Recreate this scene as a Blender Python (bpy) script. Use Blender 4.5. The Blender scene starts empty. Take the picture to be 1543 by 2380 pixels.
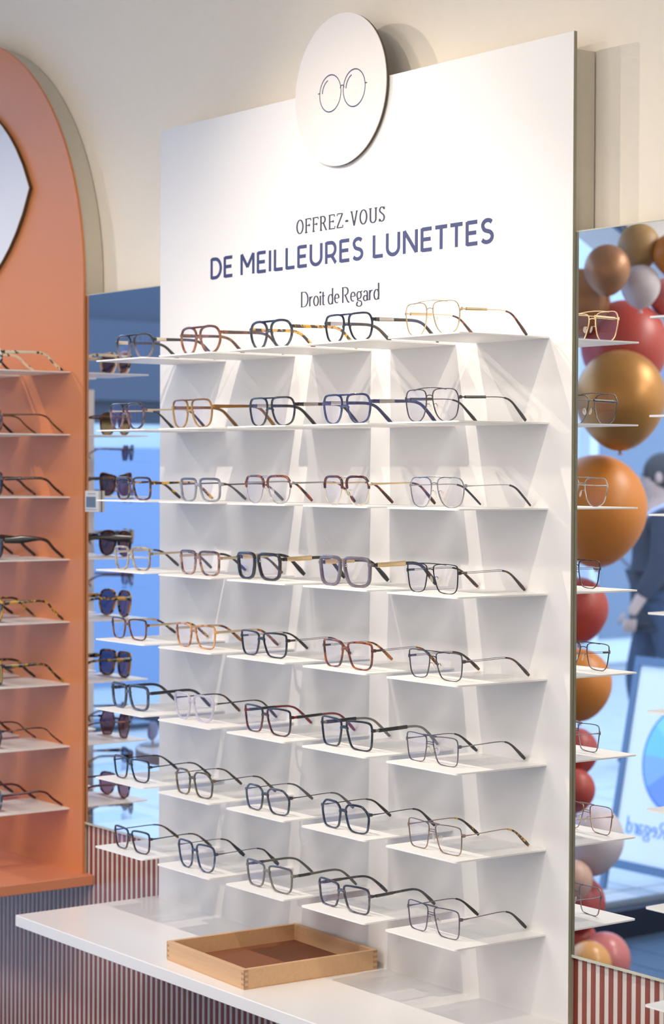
import bpy, bmesh, math, random
from mathutils import Vector, Matrix
random.seed(7)
C = bpy.context.scene.collection
Z0 = 0.887                                   # height of the lowest shelf row above the floor

# ---------------------------------------------------------------- camera, light, exposure
scene = bpy.context.scene
scene.view_settings.view_transform = 'Standard'
scene.view_settings.look = 'None'
scene.view_settings.gamma = 1.0
scene.view_settings.use_curve_mapping = False
scene.view_settings.exposure = 0.0
cd = bpy.data.cameras.new('camera')
cam = bpy.data.objects.new('camera', cd); C.objects.link(cam)
yaw, pitch, roll = 0.9327, 0.0190, 0.0041
fw = Vector((-math.sin(yaw)*math.cos(pitch), math.cos(yaw)*math.cos(pitch), -math.sin(pitch)))
rt = Vector((math.cos(yaw), math.sin(yaw), 0)); up = rt.cross(fw)
r2 = math.cos(roll)*rt + math.sin(roll)*up; u2 = -math.sin(roll)*rt + math.cos(roll)*up
m = Matrix((r2, u2, -fw)).transposed().to_4x4()
m.translation = Vector((2.4994, -2.2868, 0.7453 + Z0)); cam.matrix_world = m
cd.sensor_fit = 'VERTICAL'; cd.sensor_height = 36.0; cd.sensor_width = 24.0
cd.lens = 4865.4/2380*36
cd.clip_start = 0.05; cd.clip_end = 200
cd.dof.use_dof = True; cd.dof.focus_distance = 3.45; cd.dof.aperture_fstop = 6.3
scene.camera = cam

world = bpy.data.worlds.new('sky'); scene.world = world; world.use_nodes = True
wb = world.node_tree.nodes['Background']
wb.inputs['Color'].default_value = (0.46, 0.66, 1.0, 1); wb.inputs['Strength'].default_value = 3.4

def light(name, kind, loc, energy, color, **k):
    d = bpy.data.lights.new(name, kind); d.energy = energy; d.color = color
    for a, b in k.items(): setattr(d, a, b)
    o = bpy.data.objects.new(name, d); o.location = loc; C.objects.link(o); return o
def aim(o, tgt):
    o.rotation_euler = (Vector(tgt) - o.location).to_track_quat('-Z', 'Y').to_euler()
WARM = (1.0, 0.87, 0.72)
# track spots above the wall display (places follow from the shelf shadows; the rightmost is added to brighten the wall)
for x, tx, tz, e, ang in ((-2.55, -1.60, 0.50, 50, 58), (-1.80, 0.22, 1.00, 58, 50), (-0.93, -0.12, 0.78, 42, 52), (-0.43, -0.64, 0.60, 78, 66),
                          (0.505, -0.36, 0.36, 54, 48), (-0.02, -1.95, 0.38, 40, 50), (1.35, 1.10, 0.90, 36, 56)):
    s = light('track_spot', 'SPOT', (x, -1.15, 2.0 + Z0), e, WARM, spot_size=math.radians(ang), spot_blend=1.0, shadow_soft_size=0.008)
    aim(s, (tx, 0, tz + Z0))
# added, unseen ceiling fill lights and the daylight portal of the shop window
for x, y in ((1.2, -3.2), (3.2, -3.0), (-1.0, -3.3)):
    a = light('ceiling_fill', 'AREA', (x, y, 2.2 + Z0 - .02), 58, (1.0, 0.93, 0.86), shape='RECTANGLE', size=1.2, size_y=0.6)
p = light('window_portal', 'AREA', (-2.79, -1.90, 0.58 + Z0), 1, (1, 1, 1), shape='RECTANGLE', size=2.8, size_y=3.62)
p.rotation_euler = (0, math.radians(-90), 0); p.data.cycles.is_portal = True
cy = scene.cycles
cy.max_bounces = 8; cy.diffuse_bounces = 4; cy.glossy_bounces = 5; cy.transmission_bounces = 4
cy.transparent_max_bounces = 24; cy.caustics_reflective = False; cy.caustics_refractive = False
cy.sample_clamp_indirect = 4.0

# ---------------------------------------------------------------- materials
MATS = {}
def newmat(name):
    m = bpy.data.materials.new(name); m.use_nodes = True
    nt = m.node_tree; return m, nt, nt.nodes['Principled BSDF']
def lin0(h):
    h = h.lstrip('#'); v = [int(h[i:i+2], 16)/255 for i in (0, 2, 4)]
    return tuple((c/12.92 if c <= .04045 else ((c+.055)/1.055)**2.4) for c in v) + (1,)
lin = lin0
def plain(name, col, rough=.5, metal=0, spec=.5, bump=0, bscale=200, vary=0):
    if name in MATS: return MATS[name]
    m, nt, b = newmat(name)
    c = lin(col) if isinstance(col, str) else tuple(col) + (1,)
    b.inputs['Base Color'].default_value = c; b.inputs['Roughness'].default_value = rough
    b.inputs['Metallic'].default_value = metal; b.inputs['Specular IOR Level'].default_value = spec
    if bump or vary:
        tc = nt.nodes.new('ShaderNodeTexCoord'); n = nt.nodes.new('ShaderNodeTexNoise'); n.inputs['Scale'].default_value = bscale
        nt.links.new(tc.outputs['Object'], n.inputs['Vector'])
        if bump:
            bp = nt.nodes.new('ShaderNodeBump'); bp.inputs['Strength'].default_value = bump; bp.inputs['Distance'].default_value = .002
            nt.links.new(n.outputs['Fac'], bp.inputs['Height']); nt.links.new(bp.outputs['Normal'], b.inputs['Normal'])
        if vary:
            mx = nt.nodes.new('ShaderNodeMix'); mx.data_type = 'RGBA'
            mx.inputs[6].default_value = tuple(v*(1-vary) for v in c[:3]) + (1,); mx.inputs[7].default_value = tuple(min(1, v*(1+vary)) for v in c[:3]) + (1,)
            nt.links.new(n.outputs['Fac'], mx.inputs[0]); nt.links.new(mx.outputs[2], b.inputs['Base Color'])
    MATS[name] = m; return m
def acetate(name, c1, c2=None, scale=70, lo=.48, hi=.58, alpha=1.0, top=None, z0=.026, z1=.040, rough=.08, stretch=1.0):
    """glossy plate acetate: c1 ground colour, c2 blotches (tortoise), top = colour laid over the upper part, alpha < 1 = see-through"""
    if name in MATS: return MATS[name]
    def lin(h):
        c = lin0(h); lum = .3*c[0]+.6*c[1]+.1*c[2]
        k = (.50 if lum < .12 else .62 if lum < .4 else .90) if alpha > .95 else .78 if alpha > .6 else 1.0
        return tuple(v*k for v in c[:3]) + (1,)
    m, nt, b = newmat(name); L = nt.links
    b.inputs['Roughness'].default_value = rough; b.inputs['Specular IOR Level'].default_value = .6
    b.inputs['Coat Weight'].default_value = .5; b.inputs['Coat Roughness'].default_value = .04
    b.inputs['Base Color'].default_value = lin(c1)
    tc = nt.nodes.new('ShaderNodeTexCoord'); src = None
    if c2:
        mp = nt.nodes.new('ShaderNodeMapping'); mp.inputs['Scale'].default_value = (1, 1, stretch)
        L.new(tc.outputs['Object'], mp.inputs['Vector'])
        n = nt.nodes.new('ShaderNodeTexNoise'); n.inputs['Scale'].default_value = scale; n.inputs['Detail'].default_value = 2.5; n.inputs['Distortion'].default_value = .4
        L.new(mp.outputs['Vector'], n.inputs['Vector'])
        r = nt.nodes.new('ShaderNodeMapRange'); r.inputs[1].default_value = lo; r.inputs[2].default_value = hi
        L.new(n.outputs['Fac'], r.inputs[0])
        mx = nt.nodes.new('ShaderNodeMix'); mx.data_type = 'RGBA'; mx.inputs[6].default_value = lin(c1); mx.inputs[7].default_value = lin(c2)
        L.new(r.outputs[0], mx.inputs[0]); src = mx.outputs[2]
    if top:
        sx = nt.nodes.new('ShaderNodeSeparateXYZ'); L.new(tc.outputs['Object'], sx.inputs[0])
        r = nt.nodes.new('ShaderNodeMapRange'); r.inputs[1].default_value = z0; r.inputs[2].default_value = z1; L.new(sx.outputs['Z'], r.inputs[0])
        mx = nt.nodes.new('ShaderNodeMix'); mx.data_type = 'RGBA'; mx.inputs[7].default_value = lin(top)
        if src: L.new(src, mx.inputs[6])
        else: mx.inputs[6].default_value = lin(c1)
        L.new(r.outputs[0], mx.inputs[0]); src = mx.outputs[2]
    if src: L.new(src, b.inputs['Base Color'])
    if alpha < 1:
        t = nt.nodes.new('ShaderNodeBsdfTransparent'); ms = nt.nodes.new('ShaderNodeMixShader'); ms.inputs[0].default_value = alpha
        if src: L.new(src, t.inputs['Color'])
        else: t.inputs['Color'].default_value = tuple(min(1, v*1.25) for v in lin(c1)[:3]) + (1,)
        L.new(t.outputs[0], ms.inputs[1]); L.new(b.outputs[0], ms.inputs[2]); L.new(ms.outputs[0], nt.nodes['Material Output'].inputs['Surface'])
    MATS[name] = m; return m
def glassy(name, tint=(1, 1, 1), gloss=(.75, .72, 1.0), k=1.0, rough=.02):
    """thin coated lens or pane: see-through with a fresnel reflection"""
    if name in MATS: return MATS[name]
    m, nt, b = newmat(name); L = nt.links; nt.nodes.remove(b)
    t = nt.nodes.new('ShaderNodeBsdfTransparent'); t.inputs['Color'].default_value = tuple(tint) + (1,)
    g = nt.nodes.new('ShaderNodeBsdfGlossy'); g.inputs['Color'].default_value = tuple(gloss) + (1,); g.inputs['Roughness'].default_value = rough
    f = nt.nodes.new('ShaderNodeLayerWeight'); f.inputs['Blend'].default_value = .5
    pw = nt.nodes.new('ShaderNodeMath'); pw.operation = 'POWER'; pw.inputs[1].default_value = 4.0
    mu = nt.nodes.new('ShaderNodeMath'); mu.operation = 'MULTIPLY_ADD'; mu.inputs[1].default_value = .75*k; mu.inputs[2].default_value = .045*k; mu.use_clamp = True
    ms = nt.nodes.new('ShaderNodeMixShader'); L.new(f.outputs['Facing'], pw.inputs[0]); L.new(pw.outputs[0], mu.inputs[0]); L.new(mu.outputs[0], ms.inputs[0])
    L.new(t.outputs[0], ms.inputs[1]); L.new(g.outputs[0], ms.inputs[2]); L.new(ms.outputs[0], nt.nodes['Material Output'].inputs['Surface'])
    MATS[name] = m; return m
def wood(name, a, b_, scale=(3, 60, 60)):
    m, nt, b = newmat(name); L = nt.links
    tc = nt.nodes.new('ShaderNodeTexCoord'); mp = nt.nodes.new('ShaderNodeMapping'); mp.inputs['Scale'].default_value = scale
    n = nt.nodes.new('ShaderNodeTexNoise'); n.inputs['Scale'].default_value = 4; n.inputs['Detail'].default_value = 5; n.inputs['Distortion'].default_value = .6
    mx = nt.nodes.new('ShaderNodeMix'); mx.data_type = 'RGBA'; mx.inputs[6].default_value = lin(a); mx.inputs[7].default_value = lin(b_)
    L.new(tc.outputs['Object'], mp.inputs[0]); L.new(mp.outputs[0], n.inputs['Vector']); L.new(n.outputs['Fac'], mx.inputs[0]); L.new(mx.outputs[2], b.inputs['Base Color'])
    b.inputs['Roughness'].default_value = .45; return m

M_PANEL = plain('white_lacquer', (.755, .74, .728), .42, bump=.03, bscale=900)
M_SHELF = plain('white_powder_coat', (.86, .85, .83), .4)
M_COUNTER = plain('white_laminate', (.78, .765, .76), .22, bump=.02, bscale=700)
M_BLOCK = plain('cream_board', (.60, .55, .44), .55, bump=.05, bscale=60, vary=.04)
M_WALL = plain('cream_plaster', (.88, .80, .68), .85, bump=.12, bscale=60, vary=.02)
M_WHITEWALL = plain('white_wall_paint', (.80, .78, .75), .8, bump=.1, bscale=60)
M_CORAL = plain('coral_lacquer', (.62, .215, .072), .40, bump=.06, bscale=900)
M_CORALTOP = plain('coral_laminate', (.66, .25, .13), .35)
M_GREYSTRIPE = plain('warm_grey_laminate', (.62, .565, .52), .28)
M_REDSTRIPE = plain('brick_red_laminate', (.235, .050, .034), .28)
M_NAVY = plain('navy_vinyl', (.020, .024, .055), .6)
M_BLUE = plain('blue_vinyl', (.030, .042, .135), .6)
M_DISC = plain('white_sign_board', (.68, .645, .63), .5)
M_DARKEDGE = plain('dark_bronze_edge', (.09, .065, .035), .4)
M_BEECH = wood('beech_wood', '#d3ac82', '#c39a72', (3, 40, 40))
M_ENDGRAIN = wood('beech_end_grain', '#b58d69', '#a47e5b', (80, 80, 80))
M_LEATHER = plain('brown_felt', (.22, .075, .03), .8, bump=.3, bscale=900, vary=.15)
M_FLOOR = plain('dark_blue_floor_board', (.05, .095, .165), .45, bump=.2, bscale=30, vary=.25)
M_SILL = plain('black_plinth_paint', (.008, .012, .03), .4)
M_EDGE = plain('polished_mirror_edge', (.50, .50, .40), .25)
mm, nt_, b_ = newmat('mirror_silvering'); b_.inputs['Base Color'].default_value = (.90, .92, .93, 1); b_.inputs['Metallic'].default_value = 1; b_.inputs['Roughness'].default_value = 0.0
M_MIRROR = mm

# ---------------------------------------------------------------- mesh helpers
def mesh_obj(name, verts, faces, mat, parent=None, smooth=False, loc=(0, 0, 0), link=True):
    me = bpy.data.meshes.new(name); me.from_pydata([tuple(v) for v in verts], [], faces); me.update()
    if smooth: me.shade_smooth()
    if mat: me.materials.append(mat)
    o = bpy.data.objects.new(name, me); o.location = loc; C.objects.link(o)
    if parent: o.parent = parent
    return o
def empty(name, loc, label=None, cat=None, group=None, rz=0):
    o = bpy.data.objects.new(name, None); o.empty_display_size = .05; o.location = loc; o.rotation_euler = (0, 0, rz); C.objects.link(o)
    if label: tag(o, label, cat, group)
    return o
def tag(o, label, cat, group=None):
    o['label'] = label; o['category'] = cat
    if group: o['group'] = group
    return o
def struct(o): o['kind'] = 'structure'; return o
class MB:
    """collects shapes into one mesh"""
    def __init__(s): s.v = []; s.f = []
    def add(s, v, f):
        n = len(s.v); s.v += [tuple(x) for x in v]; s.f += [tuple(i+n for i in q) for q in f]; return s
    def box(s, x0, x1, y0, y1, z0, z1):
        return s.add([(x0,y0,z0),(x1,y0,z0),(x1,y1,z0),(x0,y1,z0),(x0,y0,z1),(x1,y0,z1),(x1,y1,z1),(x0,y1,z1)],
                     [(0,3,2,1),(4,5,6,7),(0,1,5,4),(1,2,6,5),(2,3,7,6),(3,0,4,7)])
    def build(s, name, mat, parent=None, smooth=False, loc=(0,0,0), bevel=0, angle=None):
        o = mesh_obj(name, s.v, s.f, mat, parent, smooth, loc)
        if bevel:
            b = o.modifiers.new('bevel', 'BEVEL'); b.width = bevel; b.segments = 2; b.limit_method = 'ANGLE'
        if angle:
            o.data.set_sharp_from_angle(angle=math.radians(angle))
        return o
def bx(name, x0, x1, y0, y1, z0, z1, mat, parent=None, bevel=0):
    cx, cy_, cz = (x0+x1)/2, (y0+y1)/2, z0
    pl = parent.location if parent else Vector((0, 0, 0))
    return MB().box(x0-cx, x1-cx, y0-cy_, y1-cy_, z0-cz, z1-cz).build(name, mat, parent, loc=(cx-pl[0], cy_-pl[1], cz-pl[2]), bevel=bevel)
def extrude_xz(pts, y0, y1):
    """closed outline (x,z), counter-clockwise seen from -y, between y0 (front) and y1"""
    n = len(pts); v = [(x, y0, z) for x, z in pts] + [(x, y1, z) for x, z in pts]
    f = [tuple(range(n)), tuple(range(2*n-1, n-1, -1))] + [(i, i+n, (i+1) % n + n, (i+1) % n) for i in range(n)]
    return v, f
ROUND = [(1,-.55),(1,.55),(.75,.92),(0,1),(-.75,.92),(-1,.55),(-1,-.55),(-.75,-.92),(0,-1),(.75,-.92)]
CIRC6 = [(math.cos(a), math.sin(a)) for a in [i*math.pi/3 for i in range(6)]]
def sweep(pts, A, B, wa, wb, closed=False, sec=ROUND):
    """pts path; A,B in-plane and cross vectors per point; wa,wb half sizes"""
    n = len(pts); k = len(sec); v = []; f = []
    for i in range(n):
        for (a, b) in sec:
            v.append(pts[i] + A[i]*(a*wa[i]) + B[i]*(b*wb[i]))
    rng = n if closed else n-1
    for i in range(rng):
        j = (i+1) % n
        for q in range(k):
            r = (q+1) % k
            f.append((i*k+q, i*k+r, j*k+r, j*k+q))
    if not closed:
        f.append(tuple(range(k-1, -1, -1))); f.append(tuple((n-1)*k+q for q in range(k)))
    return v, f
def catmull(P, n, closed=False):
    P = [Vector(p) for p in P]; m = len(P); out = []
    segs = m if closed else m-1
    for s in range(segs):
        if closed: a, b, c, d = P[(s-1) % m], P[s], P[(s+1) % m], P[(s+2) % m]
        else: a, b, c, d = P[max(s-1, 0)], P[s], P[s+1], P[min(s+2, m-1)]
        for i in range(n):
            t = i/n
            out.append(.5*((2*b)+(c-a)*t+(2*a-5*b+4*c-d)*t*t+(3*b-a-3*c+d)*t**3))
    if not closed: out.append(P[-1])
    return out
def tube_path(pts, r, closed=False, sec=CIRC6):
    pts = [Vector(p) for p in pts]; n = len(pts); A = []; B = []
    for i in range(n):
        t = (pts[(i+1) % n] - pts[i-1]) if closed else (pts[min(i+1, n-1)] - pts[max(i-1, 0)])
        t.normalize(); h = Vector((0, 0, 1)) if abs(t.z) < .9 else Vector((1, 0, 0))
        a = t.cross(h).normalized(); A.append(a); B.append(a.cross(t).normalized())
    R = r if isinstance(r, (list, tuple)) else [r]*n
    return sweep(pts, A, B, R, R, closed, sec)
def ellipsoid(c, r, nu=10, nv=6):
    v = [(c[0], c[1], c[2]+r[2])]; f = []
    for j in range(1, nv):
        a = math.pi*j/nv
        for i in range(nu):
            b = 2*math.pi*i/nu; v.append((c[0]+r[0]*math.sin(a)*math.cos(b), c[1]+r[1]*math.sin(a)*math.sin(b), c[2]+r[2]*math.cos(a)))
    v.append((c[0], c[1], c[2]-r[2])); e = len(v)-1
    for i in range(nu):
        k = (i+1) % nu
        f.append((0, 1+i, 1+k)); f.append((e, 1+(nv-2)*nu+k, 1+(nv-2)*nu+i))
        for j in range(nv-2):
            f.append((1+j*nu+i, 1+(j+1)*nu+i, 1+(j+1)*nu+k, 1+j*nu+k))
    return v, f

# ---------------------------------------------------------------- the room
YW = 0.056
XL, XR = -2.80, 4.3
YB = -4.3
ZC = 3.10
struct(bx('floor', XL-.06, XR, YB, YW+.1, -.05, 0, M_FLOOR))
fl = bpy.data.objects['floor']
for i in range(26):                                            # floor boards near the window, laid across the room
    y0 = YB + .02 + i*.165
    bx('floor_board', XL+.14, 1.2, y0, y0+.161, 0, .004, M_FLOOR, fl)
struct(bx('ceiling', XL-.3, XR, YB, YW+.1, ZC, ZC+.1, M_WHITEWALL))
struct(bx('wall_back', XL-.3, XR, YW, YW+.12, 0, ZC, M_WALL))
struct(bx('wall_right', XR, XR+.1, YB, YW+.1, 0, ZC, M_WHITEWALL))
struct(bx('wall_front', XL-.3, XR, YB-.1, YB, 0, ZC, M_WHITEWALL))
# left wall with the arched shop window
wy0, wy1, wsp, rise = -3.70, -0.10, 0.60 + Z0, 1.35
yc = -1.40                                            # the opening is square near the coral arch and curves down at its far end
curve = [(yc - (yc-wy0)*math.cos(a), wsp + rise*math.sin(a)) for a in [math.pi*i/32 for i in range(1, 17)]]
zs = .10
pts = [(YB, 0), (wy0, 0), (wy0, wsp)] + curve + [(wy1, wsp+rise), (wy1, 0), (YW, 0), (YW, ZC), (YB, ZC)]
n = len(pts)
v = [(XL, y, z) for y, z in pts] + [(XL-.28, y, z) for y, z in pts]
f = [tuple(range(n)), tuple(range(2*n-1, n-1, -1))] + [(i, (i+1) % n, (i+1) % n + n, i+n) for i in range(n)]
struct(mesh_obj('wall_left', v, f, M_WHITEWALL))
win = struct(bx('window_1', XL-.10, XL+.04, wy0, wy1, 0, zs, M_SILL))       # plinth under the pane
M_PANE = glassy('window_glass', (.97, .985, 1), (.9, .95, 1), .6)
arc = [(wy0, zs), (wy1, zs), (wy1, wsp+rise)] + curve[::-1] + [(wy0, wsp)]
o = mesh_obj('pane', [(XL-.03-win.location.x, y-win.location.y, z) for y, z in arc], [tuple(range(len(arc)))], M_PANE, win)
fr = MB()
fr.add(*tube_path([(XL-.03-win.location.x, y-win.location.y, z) for y, z in arc], .022, True))
fr.build('window_frame', plain('blue_grey_frame_paint', (.14, .19, .27), .4), win, smooth=True)

# striped wainscot behind the units: a warm-grey board with brick-red slats
YS = 0.0158
wain = struct(bx('trim_1', XL, 1.9, YS, YW, 0, 0.0 + Z0, M_GREYSTRIPE))
slat_me = None
x = -2.785
while x < 1.2:
    if slat_me is None:
        s = MB().box(-.0048, .0048, -.0011, .001, 0.002, Z0-.002).build('slat', M_REDSTRIPE, wain); slat_me = s.data
    else:
        s = bpy.data.objects.new('slat', slat_me); C.objects.link(s); s.parent = wain
    s.location = (x - wain.location.x, YS - wain.location.y, 0)
    x += .0200

# ---------------------------------------------------------------- lettering: pen-stroke glyphs built as thin vinyl
def arcp(cx, cy, rx, ry, a0, a1, n=14):
    return [(cx+rx*math.cos(math.radians(a0+(a1-a0)*i/n)), cy+ry*math.sin(math.radians(a0+(a1-a0)*i/n))) for i in range(n+1)]
SANS = {  # unit cap height, (width, strokes)
 'D': (.70, [[(.06,0),(.06,1)], [(.06,.96)]+arcp(.30,.5,.36,.46,90,-90,18)+[(.06,.04)]]),
 'E': (.56, [[(.06,0),(.06,1)], [(.06,.95),(.54,.95)], [(.06,.51),(.49,.51)], [(.06,.05),(.55,.05)]]),
 'M': (.86, [[(.06,0),(.06,1)], [(.07,.98),(.43,.36)], [(.43,.36),(.79,.98)], [(.80,1),(.80,0)]]),
 'I': (.16, [[(.08,0),(.08,1)]]),
 'L': (.54, [[(.06,0),(.06,1)], [(.06,.05),(.53,.05)]]),
 'U': (.72, [[(.06,1)]+arcp(.36,.36,.30,.32,180,360,18)+[(.66,1)]]),
 'R': (.64, [[(.06,0),(.06,1)], [(.06,.95)]+arcp(.32,.65,.25,.30,90,-90,14)+[(.06,.35)], [(.36,.36),(.60,0)]]),
 'S': (.58, [arcp(.30,.73,.23,.225,35,190,14)[:-1]+arcp(.34,.72,.26,.22,215,262,6)+arcp(.27,.27,.25,.225,82,-150,18)]),
 'N': (.74, [[(.06,0),(.06,1)], [(.07,.97),(.67,.03)], [(.68,0),(.68,1)]]),
 'T': (.58, [[(.0,.95),(.58,.95)], [(.29,0),(.29,.95)]]),
}
def serif(x, y, w=.10): return [(x-w, y), (x+w, y)]
SERIF = {
 'O': (.62, [arcp(.31,.5,.25,.48,0,360,32)]),
 'F': (.50, [[(.10,0),(.10,1)], [(.02,.98),(.48,.98),(.48,.84)], [(.10,.52),(.36,.52)], [(.36,.60),(.36,.44)], serif(.11,.015)]),
 'R': (.60, [[(.10,0),(.10,1)], [(.02,.98)]+arcp(.26,.75,.18,.235,90,-90,12)+[(.10,.515)], [(.30,.51),(.52,.02)], serif(.11,.015), serif(.54,.015,.06)]),
 'E': (.54, [[(.10,0),(.10,1)], [(.02,.98),(.48,.98),(.48,.84)], [(.10,.52),(.38,.52)], [(.38,.60),(.38,.44)], [(.02,.015),(.51,.015),(.51,.17)]]),
 'Z': (.54, [[(.06,.84),(.06,.98),(.48,.98)], [(.48,.98),(.04,.02)], [(.04,.015),(.50,.015),(.50,.17)]]),
 '-': (.34, [[(.06,.44),(.28,.44)], [(.06,.40),(.28,.40)], [(.06,.36),(.28,.36)]]),
 'V': (.60, [[(.09,1),(.30,0)], [(.30,0),(.51,1)], serif(.09,.985,.08), serif(.51,.985,.08)]),
 'U': (.64, [[(.12,1)]+arcp(.33,.26,.21,.25,180,360,16)+[(.54,1)], serif(.12,.985), serif(.54,.985)]),
 'S': (.48, [[(.41,.84)]+arcp(.24,.77,.16,.21,30,200,12)+arcp(.25,.26,.17,.24,70,-140,16)+[(.07,.16)], [(.41,.98),(.41,.80)], [(.07,.02),(.07,.20)]]),
}
SCRIPT = {
 'D': (.62, [[(.07,0),(.07,1)], [(.01,.98),(.24,.98)]+arcp(.26,.5,.29,.48,80,-80,18)+[(.24,.02),(.01,.02)]]),
 'r': (.30, [[(.06,0),(.06,.64)], [(.06,.46)]+arcp(.24,.40,.16,.22,165,75,8)]),
 'o': (.46, [arcp(.22,.32,.17,.31,0,360,28)]),
 'i': (.16, [[(.07,0),(.07,.63)], arcp(.07,.84,.03,.035,0,360,10)]),
 't': (.28, [[(.10,.86),(.10,.10)]+arcp(.18,.09,.08,.075,180,300,6), [(.0,.60),(.24,.60)]]),
 'd': (.46, [[(.37,0),(.37,1.04)], arcp(.22,.32,.165,.31,0,360,28)]),
 'e': (.43, [[(.07,.36),(.36,.36)]+arcp(.215,.34,.155,.285,10,300,22)]),
 'R': (.58, [[(.07,0),(.07,.98)], [(.0,.98),(.24,.98)]+arcp(.25,.74,.20,.24,85,-95,14)+[(.17,.50)], [(.24,.50),(.44,.06),(.56,.0)]]),
 'g': (.46, [arcp(.21,.40,.15,.22,0,360,24), [(.30,.57),(.44,.64)], [(.12,.22),(.09,.12),(.20,.05),(.36,.0),(.40,-.12)]+arcp(.22,-.17,.18,.14,10,-200,14)+[(.12,.0)]]),
 'a': (.42, [[(.08,.52)]+arcp(.20,.46,.13,.17,140,0,10)+[(.33,.10),(.40,.02)], arcp(.19,.17,.13,.165,0,360,20)]),
}
STROKE = [0]
def stroke_mesh(mb, pts, thick, thin, S, ox, oz, y):
    STROKE[0] = (STROKE[0]+1) % 7                 # strokes that cross lie in slightly different planes
    P = [Vector((p[0], p[1])) for p in pts]; n = len(P)
    closed = (P[0]-P[-1]).length < 1e-4
    L = []; R = []
    for i in range(n):
        t = P[min(i+1, n-1)] - P[max(i-1, 0)]
        if closed and i in (0, n-1): t = P[1] - P[-2]
        t.normalize(); nn = Vector((-t.y, t.x))
        w = (thin + (thick-thin)*abs(t.y)**1.3)/2
        L.append(P[i]+nn*w); R.append(P[i]-nn*w)
    T = .0004 + .00003*STROKE[0]; v = []; f = []
    for i in range(n):
        for q in (L[i], R[i]):
            v.append((ox+q.x*S, y-T, oz+q.y*S)); v.append((ox+q.x*S, y, oz+q.y*S))
    for i in range(n-1):
        a = i*4; b = a+4
        f += [(a, a+2, b+2, b), (a, b, b+1, a+1), (a+2, a+3, b+3, b+2)]
    f += [(0, 1, 3, 2), ((n-1)*4, (n-1)*4+2, (n-1)*4+3, (n-1)*4+1)]
    mb.add(v, f)
def text_mesh(txt, font, height, x0, x1, z, y, thick, thin, gap, space):
    adv = []; cur = 0; wd = 0
    for ch in txt:
        if ch == ' ': cur += space; wd += 1; continue
        adv.append((ch, cur, wd)); cur += font[ch][0] + gap
    tot = cur - gap; S = height; kx = (x1-x0)/(tot*S); words = [MB() for _ in range(wd+1)]      # one mesh per word
    for ch, c, w in adv:
        for st in font[ch][1]:
            stroke_mesh(words[w], [((c+p[0])*kx, p[1]) for p in st], thick, thin, S, x0, z, y)
    return words

# ---------------------------------------------------------------- display units
PX, SW, SD, PH = 0.2340, 0.180, 0.1911, 0.1378
def shelf_mesh():
    r = .006; t = .0026; pts = []
    for cx, cy_, a0 in ((-SW/2+r, -SD+r, 180), (SW/2-r, -SD+r, 270)):
        for i in range(5):
            a = math.radians(a0 + 90*i/4); pts.append((cx+r*math.cos(a), cy_+r*math.sin(a)))
    pts += [(SW/2, 0), (-SW/2, 0)]
    n = len(pts); v = [(x, y, 0) for x, y in pts] + [(x, y, -t) for x, y in pts]
    f = [tuple(range(n)), tuple(range(2*n-1, n-1, -1))] + [(i, i+n, (i+1) % n+n, (i+1) % n) for i in range(n)]
    return v, f
shelf_data = None
def add_shelves(root, xright, cols):
    global shelf_data
    for r in range(8):
        for c in cols:
            if shelf_data is None:
                s = MB().add(*shelf_mesh()).build('shelf', M_SHELF, root, bevel=0); shelf_data = s.data
            else:
                s = bpy.data.objects.new('shelf', shelf_data); C.objects.link(s); s.parent = root
            s.location = (xright + (c-5)*PX - SW/2 - root.location.x, 0, (8-r-1)*PH + Z0 - root.location.z)
ZJ = -0.137
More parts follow.
